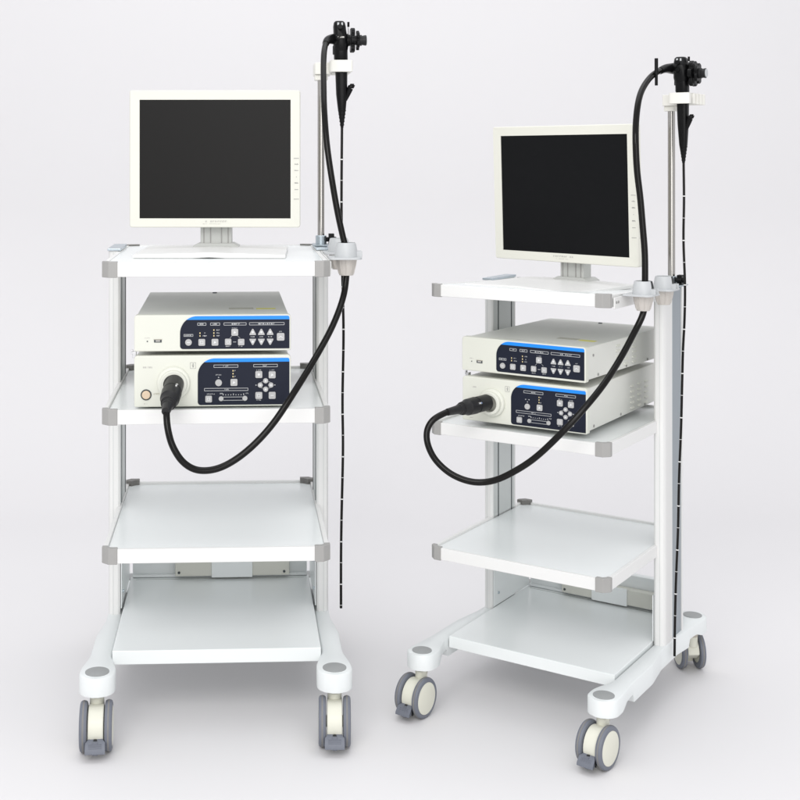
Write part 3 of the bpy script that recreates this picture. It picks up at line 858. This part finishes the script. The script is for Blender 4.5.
A.cable = [(0.2861, 0.385, 1.5831), (0.2686, 0.35, 1.5748), (0.2592, 0.31, 1.5489), (0.2545, 0.27, 1.5091), (0.252, 0.225, 1.458), (0.2507, 0.185, 1.3967), (0.2547, 0.15, 1.3138), (0.2649, 0.13, 1.2325), (0.2769, 0.12, 1.1588), (0.2885, 0.12, 1.1057), (0.2954, 0.12, 1.0757), (0.2966, 0.12, 1.0434), (0.2972, 0.12, 1.0088), (0.288, 0.1, 0.9625), (0.2613, 0.05, 0.9071), (0.2215, -0.01, 0.8489), (0.1707, -0.06, 0.7789), (0.1201, -0.09, 0.7119), (0.0665, -0.11, 0.6614), (0.0138, -0.125, 0.6316), (-0.0322, -0.135, 0.6271), (-0.0655, -0.14, 0.6444), (-0.0884, -0.14, 0.6781), (-0.0994, -0.13, 0.7117), (-0.1034, -0.115, 0.7402), (-0.1031, -0.1, 0.7521)]
A.tube = [(0.3084, 0.396, 1.178), (0.3097, 0.396, 1.0267), (0.3122, 0.396, 0.9258), (0.3134, 0.396, 0.825), (0.3109, 0.396, 0.6737), (0.3121, 0.396, 0.5476), (0.3083, 0.396, 0.3713), (0.3071, 0.396, 0.2705), (0.3071, 0.396, 0.1496)]
A.xdr = .240; A.mark0 = .09; A.mk = 1.0

B_ = Cart(); B_.s = .868; B_.a = -.6077; B_.x, B_.y = .490, 2.8992
B_.D = .572; B_.z1, B_.z2, B_.z3 = 1.1389, .7685, .4322
B_.xd, B_.yd, B_.ydr, B_.zd, B_.zb = .2541, -.0378, .6422, .1619, .1689
B_.px, B_.py, B_.pd = .2700, .3562, .155; B_.captop = -.016; B_.drop = .045
B_.cy = (math.radians(-4), math.radians(-7), math.radians(20), math.radians(217))
B_.zr = 1.6247
B_.uw = .358; B_.uh = .0950; B_.ux2, B_.uy, B_.uz2, B_.uyaw2 = -.0045, .050, .9025, -.035
B_.lw = .352; B_.lh = .1215; B_.lx, B_.ly, B_.lz, B_.lyaw = .001, .045, .7715, .010
B_.mx, B_.my, B_.mz, B_.myaw, B_.mtilt, B_.mw, B_.mh = .0047, .30, 1.1886, -.2096, .035, .474, .3807
B_.foot = (.085, .38)
B_.q = 1.12; B_.ztip = 1.4652; B_.zhead = 1.752; B_.zaxis = 1.706; B_.cabk = 1.12; B_.rod = True
B_.sock = (-.092, .016, .8335)
B_.cable = [(0.2809, 0.388, 1.7214), (0.2736, 0.345, 1.7178), (0.268, 0.275, 1.6986), (0.2652, 0.215, 1.6663), (0.2673, 0.17, 1.628), (0.2711, 0.14, 1.573), (0.2776, 0.12, 1.519), (0.281, 0.12, 1.4479), (0.2895, 0.12, 1.3769), (0.2957, 0.12, 1.3061), (0.3012, 0.12, 1.2354), (0.3016, 0.12, 1.157), (0.3003, 0.12, 1.1189), (0.2964, 0.12, 1.0832), (0.2821, 0.095, 1.0368), (0.2663, 0.04, 0.9768), (0.2442, -0.02, 0.9158), (0.2101, -0.07, 0.8572), (0.1681, -0.1, 0.8022), (0.1124, -0.12, 0.7424), (0.0654, -0.14, 0.7054), (0.0157, -0.155, 0.678), (-0.0346, -0.17, 0.6702), (-0.0855, -0.185, 0.6848), (-0.1282, -0.19, 0.7152), (-0.1512, -0.19, 0.7514), (-0.1596, -0.18, 0.7841), (-0.1505, -0.165, 0.8106), (-0.1295, -0.14, 0.8268), (-0.12, -0.12, 0.8298)]
B_.tube = [(0.3109, 0.396, 1.3652), (0.3094, 0.396, 1.2571), (0.3134, 0.396, 1.1358), (0.312, 0.396, 1.0412), (0.3079, 0.396, 0.9598), (0.3051, 0.396, 0.8514), (0.3023, 0.396, 0.743), (0.2968, 0.396, 0.607), (0.294, 0.396, 0.4713), (0.2884, 0.396, 0.3349), (0.2856, 0.396, 0.226), (0.2842, 0.396, 0.1282)]
B_.xdr = .2541; B_.mark0 = .10; B_.mk = 1.12

build_cart(A, 'white four-shelf medical trolley on casters at the left, seen squarely from the front')
build_cart(B_, 'white four-shelf medical trolley on casters at the right, turned so its side post shows')
build_monitor(A, 'ivory framed flat monitor with black screen on the left cart, facing straight forward')
build_monitor(B_, 'ivory framed flat monitor with black screen on the right cart, turned at an angle')
build_lower(A, 'cream box with round cable socket and tan power button, lower one on left cart')
build_upper(A, 'slim cream box with navy button panel, upper one on the left cart')
build_lower(B_, 'cream box with round cable socket, lower one on the angled right cart')
build_upper(B_, 'slim cream box with navy button panel, upper one on the angled right cart')
build_scope(A, 'black endoscope with looping cable, hanging from the rack beside the left cart')
build_scope(B_, 'black endoscope with looping cable, hanging from the rack beside the angled right cart')
